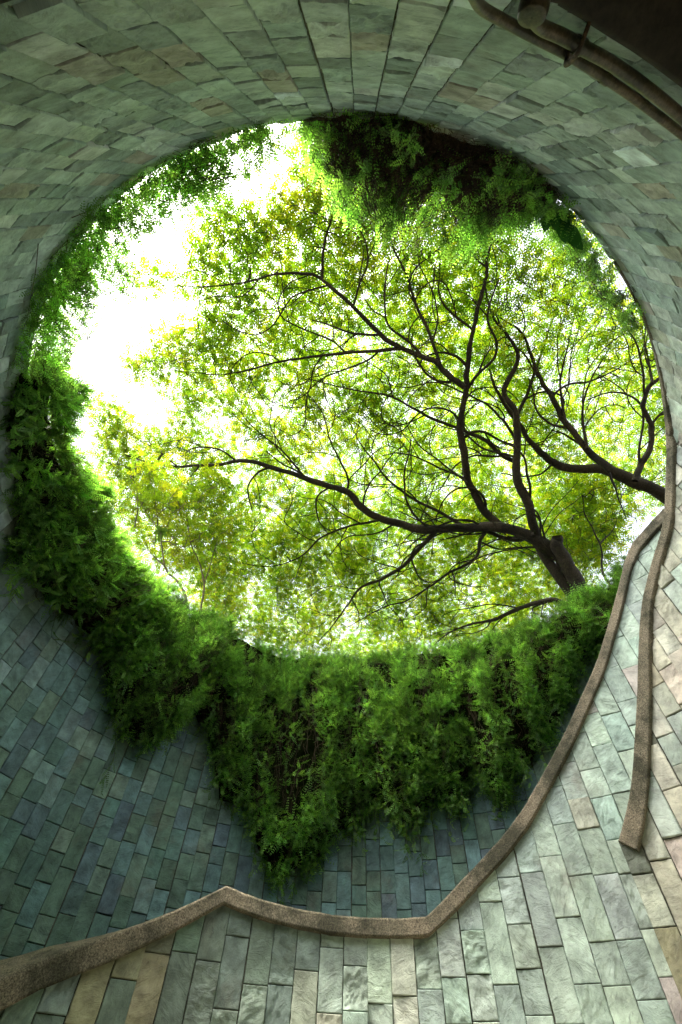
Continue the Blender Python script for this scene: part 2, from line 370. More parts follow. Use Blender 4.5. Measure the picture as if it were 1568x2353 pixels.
# ------------------------------------------------------------------ coping
def coping(P, Z, Nn, width, height, over, tilt=None, seg=.03, seed=2, rough=.004, perp=False):
    """P plan of wall face, Z top of inner edge; rounded rectangular section with rough granite faces"""
    S = np.concatenate([[0], np.cumsum(np.sqrt((np.diff(P, axis=0)**2).sum(1)+np.diff(Z)**2))])
    t = np.linspace(0, S[-1], int(S[-1]/seg)); ip = lambda a: np.interp(t, S, a)
    P = np.stack([ip(P[:, 0]), ip(P[:, 1])], -1); Nn = np.stack([ip(Nn[:, 0]), ip(Nn[:, 1])], -1); Nn /= np.linalg.norm(Nn, axis=1)[:, None]; Z = ip(Z)
    wd = width if np.isscalar(width) else ip(width); hg = height if np.isscalar(height) else ip(height)
    wd = np.broadcast_to(wd, t.shape); hg = np.broadcast_to(hg, t.shape); tl = np.zeros_like(t) if tilt is None else ip(tilt)
    over = np.full_like(t, over) if np.isscalar(over) else ip(over)
    c = .010
    sec = []
    for k in range(8): sec.append(('i', k/7))
    for k in range(1, 5): sec.append(('b', k/5))
    for k in range(6): sec.append(('o', k/5))
    for k in range(1, 7): sec.append(('t', k/7))
    X = []
    for kind, f in sec:
        if kind == 'i': x = over; z = -c-(hg-2*c)*f
        elif kind == 'b': x = over-c-(wd+over-2*c)*f; z = -hg
        elif kind == 'o': x = -wd; z = -(hg-c)+(hg-2*c)*f
        else: x = -wd+c+(wd+over-2*c)*f; z = 0*t
        z = z-x*tl*(1 if kind != 'b' else .3)
        X.append(np.stack([P[:, 0]+Nn[:, 0]*x, P[:, 1]+Nn[:, 1]*x, Z+z], -1))
    V = np.stack(X, 1); n, m, _ = V.shape
    if perp:                                                            # sections square to the slope
        Th = np.gradient(P, axis=0); sp = np.linalg.norm(Th, axis=1); sl = np.gradient(Z)/sp; Th /= sp[:, None]; dz = V[..., 2]-Z[:, None]; k_ = 1/np.sqrt(1+sl**2)
        V[..., 2] = Z[:, None]+dz*k_[:, None]; V[..., :2] += (-dz*(sl*k_)[:, None])[..., None]*Th[:, None]
    nz = (fbm(V[..., 0]*30, V[..., 1]*30, V[..., 2]*30, seed, 3)-.5)*2*rough+(fbm(V[..., 0]*4, V[..., 1]*4, V[..., 2]*4, seed, 2)-.5)*.007
    V[..., :2] += Nn[:, None]*nz[..., None]; V[..., 2] += nz*.7
    i = np.arange(n-1)[:, None]*m; j = np.arange(m)[None]; k = (j+1) % m
    F = np.stack([i+j, i+k, i+m+k, i+m+j], -1).reshape(-1, 4)
    # end caps as strips
    V = V.reshape(-1, 3); caps = []
    for e in (0, (n-1)*m):
        ctr = V[e:e+m].mean(0); V = np.concatenate([V, ctr[None]]); ci = len(V)-1
        jj = np.arange(m); caps.append(np.stack([e+jj, e+(jj+1) % m, np.full(m, ci)], -1))
    return V, [F, np.concatenate(caps)]
sc_end = s_of_phi(140)
S = np.arange(0, sc_end, .05); P = CW.pos(S); Nn = CW.nrm(S); Z = CW.top(S)
kk = np.clip(S/sN, 0, 2)
V, F = coping(P, Z+.004, Nn, np.interp(kk, [0, 1, 1.6], [.30, .25, .2]), np.interp(kk, [0, .12, .5, 1.0, 1.35], [.19, .175, .14, .13, .07]), np.interp(kk, [0, 1, 1.3], [.07, .05, .02]), seg=.025, perp=True)
def coping2(*a, **k): return coping(*a, **k)
cop = mesh_obj("coping", V, F, MAT_COPING, wall)
cop['label'] = "rough granite edge rising steeply on the right with a cut lower end"

# parapet of the spiral stair
PT = [(-60, 3000), (0, 2243), (60, 2218), (120, 2190), (190, 2168), (250, 2148), (330, 2120), (400, 2093), (460, 2066), (520, 2037), (560, 2054), (600, 2068), (680, 2089), (760, 2103), (840, 2110), (920, 2112), (980, 2108),
      (1010, 2080), (1060, 2027), (1100, 1985), (1150, 1932), (1200, 1868), (1270, 1745), (1340, 1600), (1375, 1520), (1400, 1440), (1425, 1350), (1440, 1290), (1458, 1250), (1500, 1203), (1530, 1172)]
PT = PT[1:]
PD = np.array([(-60, 4.9), (-40, 5.6), (-26, 6.02), (-18, 6.15), (-9.4, 6.25), (1, 6.40), (10, 6.46), (21, 6.43), (30, 6.37), (40, 6.37), (53, 6.32), (60, 6.3)])
AE = [azel(*p) for p in PT]
AE = [(-58, -5.0), (-45, -2.5), (-34, 3.3)] + AE
az_ = np.array([a for a, e in AE]); el_ = np.array([e for a, e in AE])
azd = np.unique(np.concatenate([np.linspace(az_[0], az_[-1], 260), az_]))
dd = smooth_interp(azd, PD[:, 0], PD[:, 1]); eld = np.interp(azd, az_, el_)
PP = polar(azd, dd); PZ = EYE+dd*np.tan(np.radians(eld))
# ends: carry on level behind the near wall
CPp = Curve(PP[::-1].copy(), PZ[::-1].copy())            # reversed so that the normal faces the camera
t_ = CPp.nrm(np.array([CPp.L/2]))[0]; m_ = CPp.pos(np.array([CPp.L/2]))[0]
if np.dot(t_, -m_) < 0: CPp = Curve(PP, PZ)
zero = lambda s: np.zeros_like(s)
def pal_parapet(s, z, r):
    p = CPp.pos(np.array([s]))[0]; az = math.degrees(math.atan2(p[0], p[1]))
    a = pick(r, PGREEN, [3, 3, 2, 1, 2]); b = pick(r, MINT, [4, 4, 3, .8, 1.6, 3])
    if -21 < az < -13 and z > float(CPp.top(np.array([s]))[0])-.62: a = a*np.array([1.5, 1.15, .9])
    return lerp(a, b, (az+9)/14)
par = empty("stair_parapet", (0, 6.4, 0), "low curving slate parapet with a kinked granite top, in front of the dark far wall", "parapet")
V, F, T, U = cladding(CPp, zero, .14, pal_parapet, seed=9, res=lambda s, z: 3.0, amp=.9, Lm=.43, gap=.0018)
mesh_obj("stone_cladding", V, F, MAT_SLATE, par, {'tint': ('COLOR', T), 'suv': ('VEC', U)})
V, F = core(CPp, zero, .15, .26, step=.06); mesh_obj("wall_core", V, F, MAT_CORE, par, smooth=False)
S = np.linspace(0, CPp.L, 400); S = np.unique(np.concatenate([S, CPp.S])); P = CPp.pos(S); Nn = CPp.nrm(S, .05); Z = CPp.top(S)
azS = np.degrees(np.arctan2(P[:, 0], P[:, 1]))
V, F = coping(P, Z, Nn, np.interp(azS, [-26, -18, 0], [.40, .32, .30]), np.interp(azS, [-26, -18, -9.5, -9, 10.3, 13, 30, 45, 53], [.24, .22, .165, .165, .17, .19, .21, .205, .19]), .06,
              tilt=np.interp(azS, [-30, -26, -14, -11], [.50, .38, .06, 0]), seg=.02, seed=4)
mesh_obj("coping", V, F, MAT_COPING, par)

# ------------------------------------------------------------------ ground and shaft floor
S = np.linspace(0, CW.L, 400); Pw = CW.pos(S); Nw = CW.nrm(S)
iu = S >= sN*.98
loop = (Pw-Nw*.40)[iu]; n = len(loop)
cen = loop.mean(0); angl = np.arctan2(loop[:, 1]-cen[1], loop[:, 0]-cen[0])
rings = [loop]
for R_ in (9, 14, 30, 90, 400):
    rings.append(cen+np.stack([np.cos(angl), np.sin(angl)], -1)*R_)
V = []; 
for k, rg in enumerate(rings):
    z = np.full(n, ZR-.02)+(0 if k == 0 else (fbm(rg[:, 0]*.15, rg[:, 1]*.15, 0, 5, 3)-.5)*.5*min(k, 3)*.5)
    V.append(np.concatenate([rg, z[:, None]], 1))
V = np.concatenate(V); i = np.arange(n)[None]; k = np.arange(len(rings)-1)[:, None]*n; j = (i+1) % n
F = np.stack([k+i, k+j, k+n+j, k+n+i], -1).reshape(-1, 4)
g = mesh_obj("ground", V, F, MAT_SOIL); tag(g, "earth surface around the top of the shaft", "ground", kind='structure')
a = np.linspace(0, 2*np.pi, 96, endpoint=False); V = np.concatenate([[[0, 4, 0]], np.stack([np.cos(a)*11, 4+np.sin(a)*11, 0*a], -1)])
F = np.stack([np.zeros(96, int), 1+np.arange(96), 1+(np.arange(96)+1) % 96], -1)
g = mesh_obj("shaft_floor", V, F, MAT_FLOOR); tag(g, "paved floor at the bottom of the shaft", "floor", kind='structure')
# outer earth skirt so that no light leaks under the ground sheet
V = np.concatenate([np.stack([np.cos(a)*11, 4+np.sin(a)*11, 0*a], -1), np.stack([np.cos(a)*11, 4+np.sin(a)*11, 0*a+ZR-.25], -1)]); i = np.arange(96)
F = np.stack([i, (i+1) % 96, 96+(i+1) % 96, 96+i], -1)
g = mesh_obj("earth_bank", V, F, MAT_SOIL); tag(g, "earth behind the shaft wall", "ground", kind='structure')

# ------------------------------------------------------------------ tunnel mouth in the wall behind the camera
tun = empty("tunnel_mouth", (0.3, -1.2, 0), "dark concrete tunnel opening cut into the wall at the top right corner", "tunnel")
ph = np.linspace(LINTEL[0, 0]+.3, LINTEL[-1, 0]-.3, 40); Sx = s_of_phi(ph); Pi = CW.pos(Sx); Ni = CW.nrm(Sx); zl = np.interp(ph, LINTEL[:, 0], LINTEL[:, 1])+EYE
rows = [(-.006, 0), (-.006, .05), (.10, .05), (.45, .07), (1.2, .10), (4.5, .10)]
V = []
for d, dz in rows:
    V.append(np.concatenate([Pi-Ni*d, (zl-dz*1.0+.045)[:, None]], 1))
V = np.concatenate(V)
V[:, 2] += (fbm(V[:, 0]*3, V[:, 1]*3, 0, 8, 3)-.5)*.03
n = 40; i = np.arange(n-1)[None]; k = np.arange(len(rows)-1)[:, None]*n
F = np.stack([k+i, k+i+1, k+n+i+1, k+n+i], -1).reshape(-1, 4)
mesh_obj("ceiling_slab", V, F, MAT_TUNNEL, tun)
for side, idx in (("left", 0), ("right", n-1)):
    b = Pi[idx]; nn = Ni[idx]
    L = [b+nn*.0, b-nn*4.5]; V = [[*L[0], 0], [*L[1], 0], [*L[1], zl[idx]+.03], [*L[0], zl[idx]+.03]]
    mesh_obj("side_wall", V, np.array([[0, 1, 2, 3]]), MAT_TUNNEL, tun, smooth=False)
b0 = Pi[0]-Ni[0]*4.4; b1 = Pi[-1]-Ni[-1]*4.4
mesh_obj("end_wall", [[*b0, 0], [*b1, 0], [*b1, 6], [*b0, 6]], np.array([[0, 1, 2, 3]]), MAT_TUNNEL, tun, smooth=False)

# ------------------------------------------------------------------ drain pipes on the wall
def on_wall(px, py, off):
    """where the sight line meets the round wall, moved off it by off"""
    d = ray(px, py); aa = d[:2]@d[:2]; Rr = AR-off; bb = d[:2]@AC; t = (bb+math.sqrt(bb*bb-aa*(AC@AC-Rr*Rr)))/aa
    return np.array([d[0]*t, d[1]*t, d[2]*t+EYE])
def spl(P, n=12):
    P = np.asarray(P, float); t = np.arange(len(P)); tt = np.linspace(0, len(P)-1, n*(len(P)-1)+1)
    return np.stack([smooth_interp(tt, t, P[:, k]) for k in range(P.shape[1])], -1)
def pipe(pix, off, rad, name, lab):
    P = spl([on_wall(x, y, off) for x, y in pix], 10)
    e = empty(name, tuple(P[0]), lab, "pipe")
    V, F = tube([(P, np.full(len(P), rad))], 16); mesh_obj("tube", V, F, MAT_PIPE, e)
    return e, P
s_ = 1/1.0625
pa, PA = pipe([(1062, -60), (1088, -12), (1108, 18), (1160, 48), (1230, 86), (1300, 122), (1370, 165), (1440, 212), (1500, 256), (1568, 308), (1640, 366), (1700, 420)], .034, .020, "drain_pipe", "thin brown drain pipe curving along the overhead wall, the lower and longer of the pair")
pb, PB = pipe([(1215, -30), (1218, 10), (1222, 34), (1246, 62), (1290, 82), (1345, 112), (1400, 142), (1460, 182), (1520, 228), (1568, 268), (1640, 328), (1700, 380)], .042, .024, "drain_pipe", "brown pipe that bends away from the wall cap and runs above the longer pipe")
def ringband(P, i0, i1, rad, par_, name):
    Q = P[i0:i1]; R = np.full(len(Q), rad); V, F = tube([(Q, R)], 16); return mesh_obj(name, V, F, MAT_PIPE, par_)
ringband(PB, 46, 50, .029, pb, "pipe_collar"); ringband(PA, 62, 65, .024, pa, "pipe_collar")
# saddle clamp that holds both pipes
c0 = on_wall(1302, 128, .035); c1 = on_wall(1345, 78, .035)
cl = empty("pipe_clamp", tuple(c1), "rusty bracket clamping the pair of pipes to the wall", "bracket")
nn = np.array([AC[0]-c1[0], AC[1]-c1[1], 0]); nn /= np.linalg.norm(nn)
arc = spl([c1-nn*.03, c1+nn*.04, (c0*.25+c1*.75)+nn*.058, (c0*.7+c1*.3)+nn*.045, c0*.85+c1*.15+nn*.02, c0*.85+c1*.15-nn*.03], 8)
V, F = tube([(arc+np.array([dx*.35, 0, dx]), np.full(len(arc), .008)) for dx in (-.014, -.007, 0, .007, .014)], 8); mesh_obj("strap", V, F, MAT_STEM, cl)
def disc(c, nrm, r0, r1, depth, mat, par_, name, seg=32):
    nrm = nrm/np.linalg.norm(nrm); u = np.cross(nrm, [0, 0, 1.]); u /= np.linalg.norm(u); v = np.cross(nrm, u); a = np.linspace(0, 2*np.pi, seg, endpoint=False)
    prof = [(r0, 0), (r1, depth*.8), (r1*.93, depth), (r1*.86, depth*1.03), (r1*.5, depth*1.04), (0.002, depth*1.04)]
    V = np.concatenate([c+nrm*d+np.outer(np.cos(a)*r, u)+np.outer(np.sin(a)*r, v) for r, d in prof]); i = np.arange(seg)[None]; k = np.arange(len(prof)-1)[:, None]*seg; j = (i+1) % seg
    F = np.stack([k+i, k+j, k+seg+j, k+seg+i], -1).reshape(-1, 4); return mesh_obj(name, V, F, mat, par_)
cb = on_wall(1232, -4, .055)
disc(cb+np.array([-.0, -.04, 0]), np.array([AC[0]-cb[0], AC[1]-cb[1], -2.2]), .045, .050, .10, MAT_PIPE, pb, "junction_cap")
c2 = on_wall(1328, 88, .01)
disc(c2, np.array([AC[0]-c2[0], AC[1]-c2[1], 0]), .02, .018, .03, MAT_STEM, cl, "bolt", 12)

# ------------------------------------------------------------------ creepers
def sprays(P0, D0, L, npair, leaf, width, r, up=.5, droop=.6, tints=None, tint_of=None):
    """fern-like sprays: P0 start, D0 direction, L length; returns leaf quads and stem polylines"""
    n = len(P0); D = D0/np.linalg.norm(D0, axis=1)[:, None]
    g = np.array([0, 0, -1.0])
    t = np.linspace(0, 1, npair+1)[1:]
    # quadratic bend: droops first, tip curls back up
    curl = r.uniform(-.3, 1.0, n)*up
    side0 = np.cross(D, g); side0 /= np.linalg.norm(side0, axis=1)[:, None]+1e-6
    swirl = r.normal(0, .35, n)
    def pos(tt):
        tt = tt[None, :, None]
        return P0[:, None]+L[:, None, None]*(D[:, None]*tt+g*(droop*tt**2-(curl[:, None, None]+droop*.6)*tt**3)+side0[:, None]*swirl[:, None, None]*tt**2)
    C = pos(t); T = pos(t+.03)-pos(t-.03); T /= np.linalg.norm(T, axis=2)[..., None]+1e-9
    s = np.cross(T, np.array([0, 0, 1.])[None, None]+r.normal(0, .35, (n, 1, 3))); s /= np.linalg.norm(s, axis=2)[..., None]+1e-9
    wv = (np.sin(np.pi*np.clip(t*.86+.12, 0, 1))**.6)[None, :, None]
    lw = leaf
    Q = []
    for sg in (-1, 1):
        a = C; tip = C+sg*s*width*wv+T*width*.35*wv+r.normal(0, .12, C.shape)*width
        mid = (a+tip)/2; b = mid+T*lw; c = mid-T*lw
        Q.append(np.stack([a, c, tip, b], 2))
    Q = np.concatenate(Q, 1)              # n, 2*npair, 4, 3
    V = Q.reshape(-1, 3); F = np.arange(len(V)).reshape(-1, 4)
    col = np.repeat(tint_of, 2*npair*4, axis=0)*np.repeat(r.uniform(.8, 1.2, (n*2*npair, 1)), 4, axis=0)
    return V, F, col, pos

IVY_COL = np.array([(.070, .150, .036), (.095, .190, .044), (.050, .110, .030), (.135, .235, .055), (.075, .13, .04)])
def creeper(name, label, s_tab, dens, spray_len, seed, thick_scale=1., npair=8, cols=IVY_COL, outw=.55, mat=True, stems=400, group='creepers over the shaft rim', lumps=1.0, pw=.5, kmin=.5, matk=.6, tuft=.10, ragged=.7, matm=None):
    """s_tab rows: (s along the wall, z low, z high, inward thickness)"""
    r = np.random.default_rng(seed); st = np.array(s_tab, float); st = st[np.argsort(st[:, 0])]
    s0, s1 = st[0, 0], st[-1, 0]
    nU, nT = int((s1-s0)/.10)+2, 26
    # profile: outline of the hanging mass in (inward, z); tau 0 at the back on the rim, 1 at the lowest tips on the wall
    def prof(s, tau):
        zl = np.interp(s, st[:, 0], st[:, 1]); zh = np.interp(s, st[:, 0], st[:, 2]); th = np.interp(s, st[:, 0], st[:, 3])
        zl = zl+(fbm(s*1.9, 3, 0, seed+31, 4)-.42)*ragged*np.minimum((zh-zl)*.6, 1.3)
        lump = .35+1.3*fbm(s*1.3*lumps, tau*3.2*lumps, seed, seed, 3)
        fine = .8+.4*fbm(s*4.5, tau*8, 0, seed+3, 2)
        a = tau*np.pi
        x = -.45+(th*lump*fine+.45)*np.sin(a)**pw*np.clip(1.0, 0, 1)
        x = np.where(tau > .5, th*lump*fine*np.maximum(np.sin(a), 0)**.75+.03, x)
        z = zl+(zh-zl)*(.5+.5*np.cos(a))+ (fbm(s*1.1, tau*2, 7, seed+9, 2)-.5)*.25*np.sin(a)
        return x, z
    def world(s, tau, k=1.0):
        x, z = prof(s, tau); p = CW.pos(s); nn = CW.nrm(s)
        x = np.where(x > 0, x*k, x)
        return np.stack([p[..., 0]+nn[..., 0]*x, p[..., 1]+nn[..., 1]*x, z], -1)
    e = empty(name, tuple(world(np.array([(s0+s1)/2]), np.array([.1]))[0]), label, "creeper", group)
    if mat:
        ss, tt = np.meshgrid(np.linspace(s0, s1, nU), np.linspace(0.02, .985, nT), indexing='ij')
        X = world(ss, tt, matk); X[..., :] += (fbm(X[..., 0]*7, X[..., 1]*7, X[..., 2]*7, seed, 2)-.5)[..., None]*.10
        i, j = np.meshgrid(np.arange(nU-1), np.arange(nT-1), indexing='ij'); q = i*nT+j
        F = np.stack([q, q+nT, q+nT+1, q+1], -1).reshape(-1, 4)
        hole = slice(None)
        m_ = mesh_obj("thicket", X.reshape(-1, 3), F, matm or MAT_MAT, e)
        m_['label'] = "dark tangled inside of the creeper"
    # area-weighted spray roots
    ss, tt = np.meshgrid(np.linspace(s0, s1, 160), np.linspace(.02, .99, 50), indexing='ij')
    X = world(ss, tt); du = np.gradient(X, axis=0); dv = np.gradient(X, axis=1); cr = np.cross(du, dv); ar = np.linalg.norm(cr, axis=2)
    clump = fbm(ss*3.2, tt*9, 2, seed+21, 3); wgt = ar*np.clip((clump-.41)*7, .10, 1.5)*(1-.55*np.clip((tt-.8)/.2, 0, 1))
    n = int(ar.sum()*dens); idx = r.choice(ss.size, n, p=(wgt/wgt.sum()).ravel())
    s_ = ss.ravel()[idx]+r.uniform(-.5, .5, n)*(s1-s0)/160; t_ = np.clip(tt.ravel()[idx]+r.uniform(-.5, .5, n)/50, 0, .995)
    kf = r.uniform(kmin, 1.06, n) if kmin >= 0 else 1.1*r.random(n)**1.6; P0 = world(s_, t_, 1.0); P0 = P0-(1-kf)[:, None]*0
    # tufts: sprays share a root and fan out of it
    nt_ = max(1, n//14); own = r.integers(0, nt_, n); s_ = s_[own]+r.normal(0, tuft*.35, n); t_ = np.clip(t_[own]+r.normal(0, .012, n), 0, .995); kf = np.where(r.random(n) < .75, kf[own], kf); P0 = world(s_, t_, 1.0)
    x, z = prof(s_, t_); nn = CW.nrm(s_); P0[:, :2] -= nn*(np.maximum(x, 0)*(1-kf))[:, None]
    nz = np.cos(t_*np.pi)
    D0 = np.concatenate([nn*(.35+outw*np.sin(t_*np.pi))[:, None], (nz*.45+.05)[:, None]], 1)+r.normal(0, .55, (n, 3))
    L = spray_len*r.uniform(.5, 1.4, n)
    br = fbm(P0[:, 0]*1.2, P0[:, 1]*1.2, P0[:, 2]*1.2, seed+2, 3)
    ci = r.integers(0, len(cols), n); tint = cols[ci]*(.70+.65*br)[:, None]*r.uniform(.75, 1.3, (n, 1))*r.choice([.5, .85, 1.2, 1.75], nt_)[own][:, None]
    wdt = spray_len*.125
    V, F, C, pos = sprays(P0, D0, L, npair, wdt*.33, wdt, r, tint_of=tint)
    f = mesh_obj("foliage", V, F, MAT_IVY, e, {'tint': ('COLOR', C)}, smooth=False)
    # bare and leafy runners
    paths = []
    for k in range(stems):
        a = r.uniform(s0, s1); b = r.uniform(.15, .95); m = 14
        q = np.cumsum(r.normal(0, .05, m)); tau = np.clip(b+np.linspace(0, r.uniform(.05, .35), m), 0, 1.0)
        p = world(np.clip(a+q*.9, s0, s1), tau, r.uniform(.7, 1.08)); p += np.cumsum(r.normal(0, .008, (m, 3)), 0)
        p[:, 2] -= np.maximum(tau-.97, 0)*2
        paths.append((p, np.linspace(.004, .0015, m)))
    hang = []
    for k in range(int((s1-s0)*8*(1 if mat else 0))):
        a = r.uniform(s0, s1); tau = r.uniform(.86, .99); p0 = world(np.array([a]), np.array([tau]))[0]; m = 12; Lh = r.uniform(.15, .75)*(1-.5*(r.random() < .5))
        nn_ = CW.nrm(np.array([a]))[0]; q = np.linspace(0, 1, m); pts = np.stack([p0[0]+nn_[0]*(.06*np.sin(q*3)), p0[1]+nn_[1]*(.06*np.sin(q*3)), p0[2]-q*Lh], -1)+np.cumsum(r.normal(0, .012, (m, 3)), 0)*np.array([1, 1, .3])
        paths.append((pts, np.linspace(.004, .0018, m))); hang.append(pts[r.integers(2, m, 12)])
    if hang:
        H0 = np.concatenate(hang); nh = len(H0); D1 = r.normal(0, .8, (nh, 3))+np.array([0, 0, -.5])
        V, F, C, _ = sprays(H0, D1, spray_len*.7*r.uniform(.5, 1.2, nh), npair, wdt*.33, wdt, r, tint_of=cols[r.integers(0, len(cols), nh)]*r.uniform(.7, 1.2, (nh, 1)))
        mesh_obj("hanging_strands", V, F, MAT_IVY, e, {'tint': ('COLOR', C)}, smooth=False)
    V, F = tube(paths, 3); mesh_obj("stems", V, F, MAT_STEM, e)
    return e, world
def z_at(px, py, thk=0.):
    """height where a sight line meets the far side of the shaft wall (less the thickness of the creeper)"""
    az, el = azel(px, py); s = float(s_of_az_front(az)); p = CW.pos(np.array([s]))[0]
    return s, (np.hypot(*p)-thk)*math.tan(math.radians(el))+EYE
low = [(232, 1530), (250, 1640), (275, 1705), (330, 1720), (380, 1690), (440, 1650), (470, 1660), (490, 1780), (505, 1850), (560, 1850), (580, 1925), (600, 1985), (640, 2000), (700, 2005), (730, 1985), (765, 1930), (790, 1900), (820, 1890), (850, 1850), (890, 1850), (925, 1905), (968, 1885), (1000, 1840), (1050, 1850), (1100, 1790), (1150, 1850), (1200, 1750), (1260, 1690), (1310, 1600), (1350, 1500)]
tab = []
for x, y in low:
    s, z = z_at(x, y, .12); rimt = 1.0
    tab.append((s, z, ZR+.45, .85 if x > 520 else 1.05))
tab.append((float(s_of_az_front(52)), ZR-1.3, ZR+.6, .7))
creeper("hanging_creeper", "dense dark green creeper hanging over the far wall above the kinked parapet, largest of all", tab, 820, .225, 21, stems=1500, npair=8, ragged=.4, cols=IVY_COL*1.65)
# left side sprawl
low = [(262, 1570), (225, 1500), (205, 1470), (150, 1440), (110, 1410), (70, 1330), (40, 1270), (60, 1180), (45, 1080), (30, 990), (50, 900), (66, 860)]
def z_left(px, py, thk=.1):
    d = ray(px, py); aa = d[:2]@d[:2]; bb = d[:2]@AC; R_ = AR-thk; t = (bb+math.sqrt(bb*bb-aa*(AC@AC-R_*R_)))/aa
    X = d*t; ph = math.degrees(math.atan2(X[0]-AC[0], X[1]-AC[1])) % 360
    return float(s_of_phi(ph)), X[2]+EYE
tab = [(z_left(x, y)[0], z_left(x, y)[1], ZR+.35, t) for (x, y), t in zip(low, [1.15, 1.2, 1.2, 1.2, 1.15, 1.1, 1.0, .9, .8, .7, .62, .58])]
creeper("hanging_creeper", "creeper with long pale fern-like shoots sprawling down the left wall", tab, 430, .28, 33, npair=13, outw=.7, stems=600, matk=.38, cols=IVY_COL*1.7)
# upper left fringe against the white sky
def rim_pt(px, py):
    P = at(px, py, ZR-EYE); return math.degrees(math.atan2(P[0]-AC[0], P[1]-AC[1])) % 360, AR-math.hypot(P[0]-AC[0], P[1]-AC[1])
fr = [((66, 860), .55), ((95, 740), .62), ((120, 640), .66), ((165, 560), .62), ((220, 490), .50), ((300, 410), .46), ((400, 340), .42), ((500, 290), .38), ((560, 278), .34), ((612, 272), .22)]
tab = []
for (x, y), t in fr:
    ph, _ = rim_pt(x, y); tab.append((float(s_of_phi(ph)), ZR-.36, ZR+.16, t*1.05))
creeper("rim_creeper", "light green creeper fringe edging the round opening against white sky, upper left", tab, 640, .21, 45, mat=False, kmin=-1, tuft=.5, ragged=.2, npair=8, outw=.8, stems=350, cols=IVY_COL*1.9)
# overhead mass beside the white gap
fr = [((700, 268), .15, 6.2), ((730, 265), .65, 6.05), ((790, 262), .95, 5.95), ((860, 262), 1.0, 5.9), ((950, 275), 1.05, 5.9), ((1030, 310), 1.0, 5.95), ((1110, 352), .85, 6.0), ((1190, 405), .60, 6.1), ((1240, 450), .35, 6.2), ((1262, 476), .1, 6.35)]
tab = []
for (x, y), t, zl in fr:
    ph, _ = rim_pt(x, y); tab.append((float(s_of_phi(ph)), zl+EYE, ZR+.65, t))
ov, ovw = creeper("overhanging_creeper", "overhead creeper mass with bare brown stems and green fringe, right of the white gap", tab, 560, .24, 57, kmin=.05, matk=.30, matm=MAT_STEM, ragged=.3, npair=8, outw=.95, stems=200, cols=IVY_COL*1.9)
r = np.random.default_rng(5); paths = []; s0_, s1_ = min(t[0] for t in tab)+.15, max(t[0] for t in tab)-.3
for k in range(3800):
    a = r.uniform(s0_, s1_); b = r.beta(3, 2)*.42+.55; m = 10
    q = np.cumsum(r.normal(0, .035, m)); tau = np.clip(b+np.cumsum(r.normal(-.004, .022, m)), .42, .99)
    p = ovw(a+q, tau, r.uniform(.25, .80)); p[:, 2] -= r.uniform(.0, .16)+np.linspace(0, 1, m)*r.uniform(-.12, .12); p += np.cumsum(r.normal(0, .012, (m, 3)), 0)
    paths.append((p, np.linspace(.0035, .0015, m)*r.uniform(.6, 1.6)))
V, F = tube(paths, 3); t_ = mesh_obj("dead_stems", V, F, MAT_STEM, ov); t_['label'] = "brown tangle of dead stems under the creeper"
# right rim
fr = [((1280, 500), .18), ((1330, 550), .34), ((1370, 600), .30), ((1410, 640), .30), ((1450, 700), .16), ((1475, 745), .1)]
tab = [(float(s_of_phi(rim_pt(*p)[0])), ZR-.12, ZR+.4, t) for p, t in fr]
creeper("rim_creeper", "small green creeper patch on the right rim above the curved wall edge", tab, 520, .20, 61, mat=False, kmin=0., ragged=.2, stems=80, cols=IVY_COL*1.3, outw=.8)

# straggling shoots on the left wall: a runner with leaflets
def shoot(pix, off, seed, lab):
    r = np.random.default_rng(seed); P = []
    for x, y in pix:
        s, z = z_left(x, y, off); p = CW.pos(np.array([s]))[0]; nn = CW.nrm(np.array([s]))[0]; P.append([*(p+nn*off), z])
    P = spl(P, 10); e = empty("creeper_shoot", tuple(P[0]), lab, "creeper", "stray creeper shoots on the wall")
    V, F = tube([(P, np.linspace(.005, .002, len(P)))], 4); mesh_obj("stem", V, F, MAT_STEM, e)
    T = np.gradient(P, axis=0); T /= np.linalg.norm(T, axis=1)[:, None]
    idx = r.integers(int(len(P)*.2), len(P), 16); D0 = T[idx]+r.normal(0, .55, (16, 3))+np.array([.2, 0, -.1])
    tint = np.repeat(np.array([[.09, .19, .035]]), 16, 0)*r.uniform(.8, 1.25, (16, 1))
    V, F, C, _ = sprays(P[idx], D0, r.uniform(.12, .26, 16), 9, .008, .025, r, tint_of=tint)
    mesh_obj("foliage", V, F, MAT_IVY, e, {'tint': ('COLOR', C)}, smooth=False)
shoot([(165, 500), (190, 490), (215, 480), (205, 500)], .06, 1, "short leafy shoot lying on the wall edge at the upper left")
shoot([(88, 560), (82, 620), (70, 690), (62, 750), (78, 745)], .06, 2, "thin trailing shoot on the dark left wall beside the rim")
shoot([(60, 1180), (90, 1260), (130, 1380), (118, 1460), (140, 1470)], .08, 3, "shoot trailing lowest on the left wall below the sprawl")
shoot([(300, 1600), (270, 1660), (262, 1740), (240, 1790)], .08, 4, "straggling shoot hanging beside the left end of the dense creeper")

